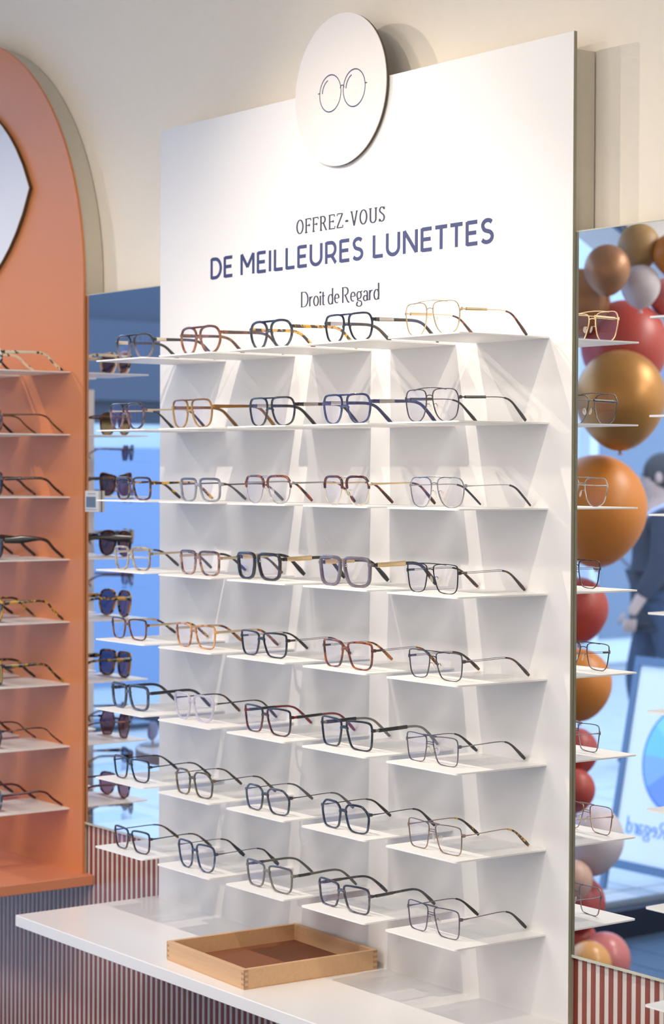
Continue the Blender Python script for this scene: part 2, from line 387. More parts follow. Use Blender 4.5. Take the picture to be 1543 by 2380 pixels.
def white_unit(xshift, label, cols, lettering):
    x0, x1 = -1.1807+xshift, 0.0533+xshift; zt = 1.4455; cxm = (x0+x1)/2
    root = empty('display_panel', (cxm, 0, ZJ+Z0), label, 'display panel')
    lz = root.location.z
    bx('face_sheet', x0, x1, 0, .0064, ZJ+Z0, zt+Z0, M_PANEL, root)
    bx('edge_band', x1, x1+.0007, .0006, .0064, ZJ+Z0, zt+Z0, plain('olive_edge_band', (.30, .285, .19), .35), root)
    bx('backing_block', x0+.006, x1-.006, .0064, .0512, ZJ+Z0, zt+Z0-.026, M_BLOCK, root)
    add_shelves(root, xshift, cols)
    if lettering:
        off = (-cxm, 0, -lz+Z0)
        for args, mat in ((('OFFREZ-VOUS', SERIF, .0262, -.700, -.4302, 1.1905, 0, .165, .070, .11, .3), M_NAVY),
                          (('DE MEILLEURES LUNETTES', SANS, .0400, -.9915, -.1375, 1.1278, 0, .195, .170, .165, .36), M_BLUE),
                          (('Droit de Regard', SCRIPT, .0285, -.6845, -.4440, 1.0530, 0, .150, .055, .02, .14), M_NAVY)):
            for wm in text_mesh(*args): wm.build('lettering', mat, root, loc=off)
        # round sign standing on the panel's top edge
        N = 72; R = .1375; dc = (-.556, 1.4395)
        v, f = extrude_xz([(R*math.cos(2*math.pi*i/N), R*math.sin(2*math.pi*i/N)) for i in range(N)], -.0016, 0)
        d = MB().add(v, f).build('sign_disc', M_DISC, root, loc=(dc[0]-cxm, -.0062, dc[1]+Z0-lz))
        R2 = R-.0008
        v, f = extrude_xz([(R2*math.cos(2*math.pi*i/N), R2*math.sin(2*math.pi*i/N)) for i in range(N)], 0, .0052)
        MB().add(v, f).build('sign_edge', M_DARKEDGE, d)
        mb = MB(); y = -.0017
        for cx, cz, ph0 in ((-.028, -.003, 0), (.044, -.003, 0)):
            stroke_mesh(mb, arcp(cx, cz, .0325, .0335, 0, 360, 48), .0013, .0022, 1, 0, 0, y)
            stroke_mesh(mb, arcp(cx, cz, .0245, .0255, 175, 108, 14), .0016, .0016, 1, 0, 0, y)
        stroke_mesh(mb, arcp(.008, .001, .0058, .006, 170, 10, 10), .0018, .0018, 1, 0, 0, y)
        for sx, a, b in ((-1, -.0605, -.0655), (1, .0765, .0815)):
            stroke_mesh(mb, [(a, .001), (b, .001)], .002, .002, 1, 0, 0, y)
        mb.build('spectacles_drawing', M_BLUE, d)
    return root
unit = white_unit(0, 'tall white display panel with blue lettering, round spectacles sign and forty shelves', range(1, 6), True)
unit2 = white_unit(1.528, 'second white display panel at the right end, only its shelf corners in view', [1], False)
# counters under the units
def counter(x0, x1, mat, label, y0=-.3205):
    o = MB().box(-(x1-x0)/2, (x1-x0)/2, y0, YS-.0012, -.0225, 0).build('counter', mat, loc=((x0+x1)/2, 0, ZJ+Z0), bevel=.0015)
    return tag(o, label, 'counter')
counter(-1.2035, .077, M_COUNTER, 'white laminate counter ledge under the white display panel, carrying the wooden tray')
counter(-1.2035+1.528, .077+1.528, M_COUNTER, 'white counter ledge under the second white panel at the far right')
counter(-2.755, -1.4725, M_CORALTOP, 'coral laminate counter ledge under the arched coral display panel')

# coral arched unit
cxp, RP, zsp = -2.114, .617, 1.155
def arch(R, zs_, z0, N=40):
    return [(-R, z0), (R, z0)] + [(R*math.cos(math.pi*i/N), zs_ + R*math.sin(math.pi*i/N)) for i in range(N+1)]
pink = empty('arched_display_panel', (cxp, 0, ZJ+Z0), 'coral arched display panel with white shelves of sunglasses at the left', 'display panel')
v, f = extrude_xz(arch(RP, zsp-ZJ, 0), 0, .0058); mesh_obj('face_sheet', v, f, M_CORAL, pink)
v, f = extrude_xz(arch(RP-.007, zsp-ZJ-.002, 0), .0058, .0535); mesh_obj('backing_block', v, f, M_BLOCK, pink)
add_shelves(pink, -1.555, (4, 5))
# almond-shaped sign on the arch
hw, sag = .388, .240; Rr = (hw*hw+sag*sag)/(2*sag); al = []
for i in range(24): x = hw - 2*hw*i/24; al.append((x, math.sqrt(Rr*Rr-x*x)-(Rr-sag)))
for i in range(24): x = -hw + 2*hw*i/24; al.append((x, -(math.sqrt(Rr*Rr-x*x)-(Rr-sag))))
v, f = extrude_xz(al, -.0016, 0); d = mesh_obj('almond_sign', v, f, plain('white_almond_board', (.74, .74, .78), .5), pink, loc=(0, -.0095, 1.386-ZJ))
v, f = extrude_xz([(a*.996, b*.996) for a, b in al], 0, .0092); mesh_obj('sign_edge', v, f, M_DARKEDGE, d)

# wall mirrors between the units
def mirror(x0, x1, label):
    r = empty('wall_mirror', ((x0+x1)/2, .0068, -.028+Z0), label, 'mirror')
    w = (x1-x0)/2; h = 1.158; e = .0045
    MB().box(-w, w, 0, .006, e, h-.002).build('mirror_glass', M_MIRROR, r)
    MB().box(-w, w, -.0006, .0075, 0, e).build('mirror_edge', M_EDGE, r); MB().box(-w, w, .0004, .0075, h-.002, h).build('mirror_edge', M_EDGE, r)
    return r
mirror(-1.5000, -1.1775, 'tall wall mirror between the coral arch and the white panel')
mirror(.0500, .3510, 'tall wall mirror right of the white panel, reflecting balloons')

# small card holder at the left mirror's edge
card = empty('price_card', (-1.458, .0030, .657+Z0), 'small grey-white card with a dark picture clipped to the left mirror edge', 'card')
MB().box(-.029, .029, -.004, .003, 0, .046).build('card_block', plain('grey_white_plastic', (.62, .62, .63), .4), card, bevel=.0008)
MB().box(-.023, .017, -.0046, -.0041, .010, .033).build('card_picture', plain('slate_print', (.12, .17, .24), .4), card)
MB().box(-.017, .017, -.0046, -.0041, .0385, .0405).box(-.026, .024, -.0046, -.0041, .0045, .0058).build('card_print', plain('grey_print', (.30, .31, .35), .5), card)

# wooden tray on the counter
tr = empty('wooden_tray', (-.5630, -.1475, ZJ+Z0), 'square beech wood tray with brown felt base on the white counter', 'tray', rz=math.radians(-2.5))
TW, TD, TH, TT = .1325, .1390, .0350, .0085
MB().box(-TW, TW, -TD, -TD+TT, .002, TH).build('side_board', M_BEECH, tr, bevel=.0005)
MB().box(-TW, TW, TD-TT, TD, .002, TH).build('side_board', M_BEECH, tr, bevel=.0005)
MB().box(-TW, -TW+TT, -TD+TT, TD-TT, .002, TH).build('side_board', M_BEECH, tr, bevel=.0005)
MB().box(TW-TT, TW, -TD+TT, TD-TT, .002, TH).build('side_board', M_BEECH, tr, bevel=.0005)
MB().box(-TW+.0006, TW-.0006, -TD+.0006, TD-.0006, 0, .003).build('base_board', M_BEECH, tr)
MB().box(-TW+TT, TW-TT, -TD+TT, TD-TT, .003, .0055).build('felt_base', M_LEATHER, tr)
jh = TH/7
for k in range(7):
    z0 = .0025 + k*(TH-.003)/7; z1 = z0 + (TH-.003)/7 - .0004
    for sx in (-1, 1):
        if k % 2 == 1:
            MB().box(min(sx*TW, sx*(TW-TT)), max(sx*TW, sx*(TW-TT)), -TD-.0002, -TD+.002, z0, z1).build('joint_finger', M_ENDGRAIN, tr)
        else:
            MB().box(min(sx*(TW+.0002), sx*(TW-.002)), max(sx*(TW+.0002), sx*(TW-.002)), -TD, -TD+TT, z0, z1).build('joint_finger', M_ENDGRAIN, tr)
            MB().box(min(sx*(TW+.0002), sx*(TW-.002)), max(sx*(TW+.0002), sx*(TW-.002)), TD-TT, TD, z0, z1).build('joint_finger', M_ENDGRAIN, tr)

# ---------------------------------------------------------------- spectacles
SHAPES = {
 'round':  [(-.60,.93),(.05,1),(.70,.86),(1,.38),(.95,-.22),(.58,-.82),(.02,-1),(-.50,-.85),(-.84,-.32),(-1,.22),(-.94,.66)],
 'pilot':  [(-.74,.95),(0,1),(.74,.93),(1,.50),(.98,-.10),(.76,-.74),(.26,-1),(-.32,-.97),(-.72,-.60),(-.95,.05),(-.99,.65)],
 'square': [(-.80,.95),(0,1),(.80,.95),(1,.70),(.98,0),(.86,-.74),(.46,-1),(-.26,-1),(-.68,-.78),(-.90,-.10),(-.99,.66)],
 'rect':   [(-.84,.91),(0,1),(.80,.97),(1,.70),(.98,0),(.88,-.74),(.60,-1),(-.20,-1),(-.64,-.84),(-.88,-.10),(-.99,.60)],
 'soft':   [(-.84,.90),(0,1),(.86,.94),(1,.68),(.97,0),(.85,-.70),(.50,-1),(-.16,-1),(-.62,-.82),(-.88,-.12),(-.99,.56)],
 'geo':    [(-.74,.90),(-.40,1),(.34,1),(.66,.86),(1,.40),(.96,-.30),(.80,-.84),(.40,-1),(-.30,-1),(-.70,-.76),(-.92,0),(-.98,.55)],
 'panto':  [(-.76,.94),(0,1),(.78,.94),(1,.62),(.96,.02),(.72,-.72),(.24,-1),(-.28,-1),(-.70,-.70),(-.92,.0),(-.99,.62)],
 'cat':    [(-.80,.70),(0,.86),(.80,1),(1,.80),(.92,.1),(.70,-.70),(.25,-1),(-.35,-.95),(-.75,-.55),(-.95,.1),(-1,.5)],
 'big':    [(-.62,.92),(.10,1),(.76,.82),(1,.30),(.94,-.36),(.60,-.88),(.05,-1),(-.50,-.86),(-.84,-.40),(-1,.12),(-.92,.62)],
 'hex':    [(-.50,.98),(.42,1),(.62,.92),(1,.16),(.97,-.10),(.58,-.92),(.36,-1),(-.36,-.98),(-.58,-.86),(-.96,-.02),(-.92,.34),(-.66,.88)],
 'oval':   [(-.6,.8),(0,1),(.6,.8),(1,0),(.6,-.8),(0,-1),(-.6,-.8),(-1,0)],
}
LENS = glassy('clear_coated_lens', (.985, .982, .992), (.66, .62, 1.0), .75)
def yb(x, z): return 1.15*x*x - .07*z
def glasses(loc, label, cat, sp, group=None, rz=0, sub=True):
    """sp: shape W H rim(top,bottom,side,depth) frame mat, bridge style, temple dict, lens mat"""
    W, H = sp['W'], sp['H']; wt, wbm, ws, dp = sp['rim']; fm = sp['fm']
    root = empty('glasses' if cat == 'glasses' else 'sunglasses', loc, label, cat, group, rz)
    end = sp.get('end', .0035); gap = sp.get('gap', .0170)
    a = (W/2 - end - gap/2 - ws)/2; b = (H - wt - wbm)/2
    cx = gap/2 + a; cz = wbm + b
    lower = sp.get('lower')                       # metal lower rim under an acetate brow
    N = 4
    inner = catmull([(p[0]*a, p[1]*b, 0) for p in SHAPES[sp['shape']]], N, True)
    n = len(inner)
    nrm = []
    for i in range(n):
        t = inner[(i+1) % n] - inner[i-1]; t.normalize(); nn = Vector((t.y, -t.x, 0))
        if nn.dot(inner[i]) < 0: nn = -nn
        nrm.append(nn)
    fmb = MB(); low = MB()
    for s in (1, -1):
        P = []; A = []; B = []; wa = []; wd = []
        for i in range(n):
            nz = nrm[i].y
            w = ws + (wt-ws)*nz*nz if nz > 0 else ws + (wbm-ws)*nz*nz
            if lower and inner[i].y < .12*b: w = .0016
            c = inner[i] + nrm[i]*(w/2)
            x, z = s*(cx + c.x), cz + c.y
            P.append(Vector((x, yb(x, z), z))); A.append(Vector((s*nrm[i].x, 0, nrm[i].y))); B.append(Vector((0, 1, 0)))
            wa.append(w/2); wd.append((.0009 if lower and inner[i].y < .12*b else dp/2))
        if lower:
            idx = [i for i in range(n) if inner[i].y >= .10*b]
            st = next(i for i in range(n) if inner[i].y >= .10*b and inner[i-1].y < .10*b)
            seq = [(st+k) % n for k in range(len(idx))]
            fmb.add(*sweep([P[i] for i in seq], [A[i] for i in seq], [B[i] for i in seq], [wa[i] for i in seq], [wd[i] for i in seq]))
            seq = [(st+len(idx)-1+k) % n for k in range(n-len(idx)+2)]
            low.add(*sweep([P[i] for i in seq], [A[i] for i in seq], [B[i] for i in seq], [.0008]*len(seq), [.0009]*len(seq)))
        else:
            fmb.add(*sweep(P, A, B, wa, wd, True))
    def bar(x0, z0, x1, z1, rise, w, d, mb=None, mid=None):
        pts = []
        for i in range(9):
            t = i/8; x = x0+(x1-x0)*t; z = z0+(z1-z0)*t + rise*4*t*(1-t); pts.append(Vector((x, yb(x, z), z)))
        (mb or fmb).add(*sweep(pts, [Vector((0, 0, 1))]*9, [Vector((0, 1, 0))]*9, [w/2]*9, [d/2]*9))
    def rimx(zz):                                  # nasal x of the rim at height zz
        best = min((abs(cz+p.y-zz), p.x) for p in inner if p.x < 0)
        return cx + best[1]
    br = sp.get('bridge', 'plain')
    tgt = low if lower else fmb
    if br == 'plain':
        zb = cz + b*.42; xb = rimx(zb); bar(-xb-.001, zb, xb+.001, zb, .0022, sp.get('bw', .0055), dp*.95)
    elif br == 'pilot':
        zt = H - wt*.55; xb = cx - a*.55
        bar(-xb, zt-.0004, xb, zt-.0004, .0000, wt*.85, dp*.95)
        zb = cz + b*.12; xb = rimx(zb); bar(-xb-.001, zb, xb+.001, zb, .0030, .0042, dp*.9)
    elif br == 'navigator':
        zt = H + sp.get('brow', .0035); xb = cx + a*.12
        bar(-xb, H-.0015, xb, H-.0015, zt-H, .0017, .0017)
        zb = cz + b*.55; xb = rimx(zb); bar(-xb-.0005, zb, xb+.0005, zb, .0026, .0016, .0018)
    elif br == 'double':
        zt = H - .0012; xb = cx - a*.70; bar(-xb, zt, xb, zt, .0002, .0022, .0024)
        for dz in (.0, .0034):
            zb = cz + b*.36 + dz; xb = rimx(zb); bar(-xb-.0005, zb, xb+.0005, zb, .0006, .0013, .0016)
    elif br == 'metalbridge':
        for dz in (0, .0028):
            zb = cz + b*.42 + dz; xb = rimx(zb); bar(-xb-.003, zb, xb+.003, zb, .001, .0016, .0026, low)
    elif br == 'half':
        for dz in (0, .0028):
            zb = H - wt - .001 + dz; xb = rimx(cz+b*.8); bar(-xb-.002, zb, xb+.002, zb, .0003, .0016, .0022, low)
    # end pieces
    zh = sp.get('zh', .72)*H
    for s in (1, -1):
        xr = max(p.x for p in inner if abs(cz+p.y-zh) < b*.45) + cx
        w = sp.get('ew', .0062)/2
        pts = [Vector((s*xr, yb(xr, zh), zh)), Vector((s*(xr+ws*.6), yb(xr, zh), zh)), Vector((s*(W/2-.0008), yb(W/2, zh), zh)), Vector((s*W/2, yb(W/2, zh)+.003, zh))]
        d2 = dp*.45 if not lower else .0013
        (fmb if not lower else low).add(*sweep(pts, [Vector((0, 0, 1))]*4, [Vector((0, 1, 0))]*4, [w*.95, w, w*.95, w*.8], [d2]*4))
    fr_ = fmb.build('front_frame', fm, root, smooth=True, angle=50)
    if low.v: low.build('metal_rim', sp['lower'] if lower else sp['low_mat'], root, smooth=True)
    # lenses
    for s in (1, -1):
        ring = [Vector((s*(cx+inner[i].x + nrm[i].x*.0004), 0, cz + inner[i].y + nrm[i].y*.0004)) for i in range(n)]
        vv = [(s*cx, yb(cx, cz)-.0006, cz)]
        for fr in (.5, 1):
            for q in ring:
                x = s*cx + (q.x-s*cx)*fr; z = cz + (q.z-cz)*fr; vv.append((x, yb(x, z) - .0006*(1-fr), z))
        ff = []
        for i in range(n):
            j = (i+1) % n; ff += [(0, 1+i, 1+j), (1+i, 1+n+i, 1+n+j, 1+j)]
        mesh_obj('lens', vv, ff, sp.get('lens', LENS), root, smooth=True)
    # nose pads
    if sp.get('pads'):
        for s in (1, -1):
            mb = MB(); zc = cz - b*.12; xp = rimx(zc) - .0035
            v_, f_ = ellipsoid((0, 0, 0), (.0014, .0036, .0062), 10, 6)
            R = Matrix.Rotation(s*math.radians(-18), 4, 'Z') @ Matrix.Rotation(s*math.radians(14), 4, 'Y')
            mb.add([tuple((R @ Vector(q)) + Vector((s*xp, yb(xp, zc)+.0085, zc))) for q in v_], f_)
            mb.build('nose_pad', PAD, root, smooth=True)
            mb = MB(); mb.add(*tube_path(catmull([(s*rimx(zc+.004), yb(xp, zc), zc+.004), (s*(xp+.002), yb(xp, zc)+.005, zc+.0055), (s*(xp+.0008), yb(xp, zc)+.0085, zc+.001)], 4), .0005))
            mb.build('pad_arm', sp.get('padmat', fm), root, smooth=True)
    # temples
    T = sp['temple']; Lt = sp.get('len', .146); y0 = yb(W/2, zh) + .0035
    for s in (1, -1):
        xs = s*(W/2 - .0008)
        rest = T.get('rest', .0030)
        ctl = [(0, zh), (.022, zh+.0004), (.050, zh+.0012), (.080, zh+.0018), (.096, zh+.0002), (.109, zh-.0050), (.124, zh*.52), (Lt-y0-.0005, rest)]
        path = catmull([(xs - s*.0075*(yy/.14)**1.5, y0+yy, zz) for yy, zz in ctl], 5)
        m_ = len(path); S = [0]
        for i in range(1, m_): S.append(S[-1] + (path[i]-path[i-1]).length)
        tot = S[-1]; S = [q/tot for q in S]
        A = []; B = []
        for i in range(m_):
            t = path[min(i+1, m_-1)] - path[max(i-1, 0)]; t.normalize()
            sx = Vector((1, 0, 0)); u = t.cross(sx); u = -u if u.z < 0 else u; A.append(u.normalized()); B.append(sx)
        def prof(K, q):
            for i in range(len(K)-1):
                if q <= K[i+1][0]:
                    t = (q-K[i][0])/max(1e-6, K[i+1][0]-K[i][0]); return K[i][1]*(1-t)+K[i+1][1]*t
            return K[-1][1]
        def piece(s0, s1, K, th, mat, name, par, grow=0):
            ids = [i for i in range(m_) if s0-1e-6 <= S[i] <= s1+1e-6]
            if len(ids) < 2: return None
            mb = MB().add(*sweep([path[i] for i in ids], [A[i] for i in ids], [B[i] for i in ids], [prof(K, S[i])/2+grow for i in ids], [th/2+grow]*len(ids)))
            return mb.build(name, mat, par, smooth=True, angle=60)
        K = T['K']; st = T.get('tip_at')
        if st:
            if T.get('double'):
                mb = MB(); ids = [i for i in range(m_) if S[i] <= st+.04]
                for dz in (-.0011, .0011):
                    mb.add(*sweep([path[i]+A[i]*dz for i in ids], [A[i] for i in ids], [B[i] for i in ids], [.00045]*len(ids), [.0006]*len(ids), sec=CIRC6))
                ids = [i for i in range(m_) if S[i] <= .10]
                mb.add(*sweep([path[i] for i in ids], [A[i] for i in ids], [B[i] for i in ids], [.0019]*len(ids), [.0011]*len(ids)))
                te = mb.build('temple', T['m'], root, smooth=True, angle=60)
            else:
                te = piece(0, st+.05, K, T.get('th', .0016), T['m'], 'temple', root)
            piece(st, 1, T['Kt'], T.get('tth', .0030), T['tip'], 'temple_tip', te)
        else:
            te = piece(0, 1, K, T.get('th', .0036), T['m'], 'temple', root)
        if T.get('plate'):
            p0, p1, pm = T['plate'][:3]; ph = T['plate'][3] if len(T['plate']) > 3 else None
            piece(p0, p1, [(0, ph), (1, ph)] if ph else K, T.get('th', .0036), pm, 'temple_plate', te, .0004)
    return root

# frame materials
PAD = acetate('clear_silicone', '#f0ece8', alpha=.35, rough=.1)
GOLD = plain('gold_metal', (.78, .58, .34), .22, 1); PGOLD = plain('pale_gold_metal', (.72, .60, .43), .28, 1)
SILVER = plain('silver_metal', (.42, .40, .39), .2, 1); GUN = plain('gunmetal', (.13, .12, .12), .28, 1)
BLKM = plain('black_metal', (.035, .035, .04), .3, .6); ROSE = plain('rose_copper_metal', (.38, .27, .22), .28, 1); GREYM = plain('grey_violet_metal', (.21, .19, .21), .3, 1)
NAVYM = plain('navy_enamel', (.03, .035, .09), .3, .4)
BLACK = acetate('black_acetate', '#15161b'); CHAR = acetate('charcoal_acetate', '#2a2a2f', rough=.25)
TORT = acetate('dark_tortoise_acetate', '#2c1710', '#8a4a1e', 90, .5, .62)
TORTR = acetate('red_tortoise_acetate', '#4a0f0c', '#b34a1c', 80, .5, .62)
TORTO = acetate('orange_tortoise_acetate', '#7a3210', '#d98a30', 80, .46, .60)
TORTY = acetate('yellow_tortoise_acetate', '#33230f', '#d9a52c', 75, .47, .55)
BURG = acetate('burgundy_acetate', '#431319'); AMBER = acetate('olive_amber_acetate', '#8a5c12', alpha=.85)
NAVYA = acetate('navy_acetate', '#1d2442'); OLIVE = acetate('olive_acetate', '#5a4718'); SLATE = acetate('slate_grey_acetate', '#6b6c72', alpha=.85)
BROWN = acetate('brown_acetate', '#5d4a44')
R_AC = (.0046, .0034, .0036, .0042); R_THICK = (.0058, .0048, .0052, .0056); R_MET = (.0015, .0013, .0013, .0022); R_SL = (.0036, .0026, .0028, .0036)
def t_ac(m, h=.0066, h1=.0054, tip=.0068, **k): return dict(m=m, K=[(0, h), (.45, h1), (.72, h1*.95), (.93, tip), (1, tip*.75)], **k)
def t_wire(m, tip, at=.58, h=.0015, tt=.0060, **k): return dict(m=m, K=[(0, h+.0012), (.12, h), (1, h)], Kt=[(at, .0028), (.75, .0034), (.94, tt), (1, tt*.75)], tip=tip, tip_at=at, **k)
def t_flat(m, tip, at=.60, h=.0042, **k): return dict(m=m, K=[(0, h+.0006), (.5, h*.85), (1, h*.8)], Kt=[(at, h*.9), (.75, .0040), (.94, .0062), (1, .0046)], tip=tip, tip_at=at, **k)

SH = {}
def S_(key, **k): SH[key] = k
S_((1,1), shape='round', rim=R_AC, fm=acetate('charcoal_fade_acetate', '#8d8486', top='#26222a', alpha=.9, z0=.012, z1=.034), bridge='pilot', temple=t_ac(CHAR, plate=(.0, .16, acetate('cream_horn', '#cbbfae'))), d='charcoal fading to clear round pilot glasses')
S_((1,2), shape='round', rim=R_AC, fm=acetate('brown_fade_acetate', '#a9744f', '#6e3a1f', 60, .42, .62, alpha=.92, top='#5b2f20', z0=.034, z1=.05), bridge='pilot', temple=t_ac(acetate('brown_horn_acetate', '#5c3424', '#8a5a3a', 60)), d='brown horn round pilot glasses with brown temples')
S_((1,3), shape='round', rim=R_AC, fm=acetate('slate_black_acetate', '#54585c', '#2b2e33', 90, .4, .6, top='#1b2036', z0=.034, z1=.046), bridge='pilot', temple=t_ac(TORTY, .0062), d='slate round pilot glasses with yellow tortoise temples')
S_((1,4), shape='pilot', rim=R_SL, fm=acetate('black_navy_acetate', '#1c2029', top='#232b49', z0=.036, z1=.046), bridge='pilot', temple=t_ac(acetate('black_olive_acetate', '#23231f'), plate=(.04, .28, SILVER)), d='black pilot glasses with silver braided plates on the temples')
S_((1,5), shape='pilot', rim=R_MET, fm=GOLD, bridge='navigator', pads=1, temple=t_wire(GOLD, TORTR, .60, plate=(.03, .36, GOLD, .0040)), d='thin gold metal navigator glasses with dark red tortoise tips')
S_((2,1), shape='pilot', rim=R_AC, fm=acetate('mauve_fade_acetate', '#a88a8c', '#573c44', 60, .4, .62, top='#2c1a22', z0=.032, z1=.046), bridge='pilot', temple=t_flat(PGOLD, BURG, h=.0030), d='mauve brown pilot glasses with pale gold temples')
S_((2,2), shape='pilot', rim=R_SL, fm=acetate('honey_acetate', '#c29a5c', '#a37838', 50, .4, .7, alpha=.82, top='#7b532c', z0=.040, z1=.052), bridge='pilot', temple=t_ac(AMBER), d='honey amber pilot glasses with olive amber temples')
S_((2,3), shape='pilot', rim=R_SL, fm=acetate('black_stone_acetate', '#18191d', '#46484c', 110, .58, .68), bridge='pilot', temple=t_ac(BLACK, plate=(.05, .30, SILVER)), d='black speckled pilot glasses with silver hinge plates')
S_((2,4), shape='pilot', rim=R_SL, fm=acetate('indigo_acetate', '#4a4f80', '#353a66', 60, alpha=.9, top='#242a52', z0=.038, z1=.048), bridge='pilot', temple=t_ac(acetate('indigo_temple_acetate', '#343a6c', alpha=.9), plate=(.05, .30, SILVER)), d='indigo blue pilot glasses with silver hinge plates')
S_((2,5), shape='pilot', rim=R_MET, fm=GUN, bridge='navigator', pads=1, temple=t_wire(GUN, CHAR, .60, plate=(.03, .34, GUN, .0038)), d='gunmetal navigator glasses with black tips')
S_((3,1), shape='square', rim=R_AC, fm=acetate('purple_tortoise_acetate', '#3c2630', '#9a6a4c', 80, .5, .64, top='#2b1a22', z0=.034, z1=.044), temple=t_ac(TORTY, .0052, .0044), d='dark purple tortoise square glasses with tortoise temples')
S_((3,2), shape='square', rim=R_AC, fm=acetate('ice_grey_acetate', '#aeb2bd', '#9297a5', 40, alpha=.72, top='#5b6075', z0=.036, z1=.043), temple=t_wire(GUN, SLATE, .42, .0026), d='ice grey clear square glasses with grey temples')
S_((3,3), shape='pilot', rim=(.0044, .0016, .0040, .0040), fm=acetate('tortoise_brow', '#4a1e12', '#a0522a', 80, .45, .62), lower=SILVER, bridge='half', pads=1, padmat=SILVER, temple=t_flat(SILVER, TORTR, .56, .0028), d='tortoise browline glasses with silver lower rims')
S_((3,4), shape='pilot', rim=(.0044, .0016, .0040, .0040), fm=acetate('red_tortoise_brow', '#3a1214', '#7a2618', 70, .45, .62), lower=PGOLD, bridge='half', pads=1, padmat=PGOLD, temple=t_flat(GOLD, TORTR, .52, .0030), d='red tortoise browline glasses with gold lower rims')
S_((3,5), shape='pilot', rim=R_MET, fm=SILVER, bridge='navigator', brow=.0022, pads=1, temple=t_wire(SILVER, NAVYA, .60, .0014, .0036), d='silver metal navigator glasses with navy tips')
S_((4,1), shape='square', rim=R_AC, fm=acetate('pale_horn_acetate', '#c9bda6', '#8d7a5e', 50, .45, .66, alpha=.85), temple=t_flat(PGOLD, acetate('dark_horn_acetate', '#4a3a30', '#6d5644', 60), .55, .0044), d='pale horn square glasses with flat gold temples')
S_((4,2), shape='square', rim=R_AC, fm=acetate('rose_tortoise_acetate', '#c79c86', '#6a4650', 60, .46, .60, top='#4b3340', z0=.036, z1=.046), temple=t_flat(PGOLD, BROWN, .55, .0050), d='rose beige tortoise square glasses with flat gold temples')
S_((4,3), shape='square', rim=R_THICK, fm=acetate('black_tortoise_acetate', '#1b1518', '#4a2a22', 70, .54, .66), bridge='metalbridge', low_mat=SILVER, temple=t_ac(BLACK, .0066, .0056, .0088, plate=(.02, .42, GOLD, .0074)), zh=.78, d='thick black tortoise retro glasses with gold temple plates')
S_((4,4), shape='square', rim=R_THICK, fm=acetate('smoke_grey_acetate', '#7d7480', '#6a6170', 40, alpha=.82), bridge='metalbridge', low_mat=SILVER, temple=t_ac(BLACK, .0066, .0056, .0088, plate=(.02, .46, GOLD, .0074)), zh=.74, d='thick translucent grey retro glasses with ribbed gold temple plates')
S_((4,5), shape='soft', rim=R_MET, fm=BLKM, bridge='navigator', brow=.0012, pads=1, temple=t_wire(GUN, TORT, .58, double=1), d='black metal square glasses with twin wire temples')
S_((5,1), shape='soft', rim=R_SL, fm=acetate('blue_tortoise_acetate', '#5a2f1c', '#9c5f34', 60, .45, .6, top='#1c2036', z0=.030, z1=.042), temple=t_flat(PGOLD, TORTY, .58, .0046), d='blue brown tortoise rectangular glasses with flat gold temples')
S_((5,2), shape='soft', rim=R_SL, fm=acetate('light_tortoise_acetate', '#a4642e', '#d39a5c', 50, .42, .6), temple=t_flat(PGOLD, TORTO, .58, .0046), d='light orange tortoise rectangular glasses with flat gold temples')
S_((5,3), shape='soft', rim=R_SL, fm=BLACK, temple=t_wire(GUN, BLACK, .58, double=1), d='plain black rectangular glasses with twin wire temples')
S_((5,4), shape='soft', rim=R_SL, fm=acetate('cherry_tortoise_acetate', '#5a2418', '#b05a22', 60, .46, .62), temple=t_wire(GUN, TORTO, .58, double=1), d='cherry tortoise rectangular glasses with orange tips')
S_((5,5), shape='soft', rim=R_MET, fm=GUN, bridge='navigator', brow=.0010, pads=1, temple=t_wire(GUN, TORT, .56, double=1), d='steel grey metal rectangular glasses with tortoise tips')
S_((6,1), shape='square', rim=(.0056, .0042, .0046, .0050), fm=acetate('steel_blue_acetate', '#3d4558', '#5e6474', 60, top='#1d2536', z0=.034, z1=.048), temple=t_ac(acetate('midnight_acetate', '#1e2634'), .0066, .0054), d='chunky steel blue square glasses with midnight temples')
S_((6,2), shape='panto', rim=R_AC, fm=acetate('crystal_acetate', '#d6d4de', alpha=.42), temple=t_wire(GUN, TORT, .58, .0024), d='crystal clear square glasses with dark metal temples')
S_((6,3), shape='soft', rim=R_SL, fm=acetate('navy_red_acetate', '#8f1828', '#3a1018', 50, .40, .55, top='#1b2030', z0=.036, z1=.044), temple=t_ac(acetate('crimson_acetate', '#9b1426'), .0046, .0040, .0058, plate=(.02, .44, BLACK)), d='navy and crimson rectangular glasses with red temples')
S_((6,4), shape='rect', rim=R_SL, fm=acetate('blue_black_acetate', '#20283a', '#11151c', 30, .4, .6, top='#16202e', z0=.040, z1=.048), temple=t_ac(acetate('dove_grey_acetate', '#8d8a88'), .0050, .0042, .0056, plate=(.02, .46, BLACK, .0056)), d='blue black rectangular glasses with black and dove grey temples')
S_((6,5), shape='rect', rim=R_MET, fm=GREYM, bridge='double', pads=1, temple=t_wire(GREYM, CHAR, .62), d='grey metal double bridge glasses with charcoal tips')
S_((7,1), shape='soft', rim=R_SL, fm=acetate('black_green_acetate', '#14171a', '#1f2a28', 50), temple=t_wire(BLKM, BLACK, .55, .0019), d='glossy black rectangular glasses with thin black temples')
S_((7,2), shape='geo', rim=(.0036, .0026, .0030, .0036), fm=acetate('olive_horn_acetate', '#857645', '#4d443a', 60, .42, .6, alpha=.92), temple=t_wire(GUN, OLIVE, .55), d='olive horn angular glasses with olive tips')
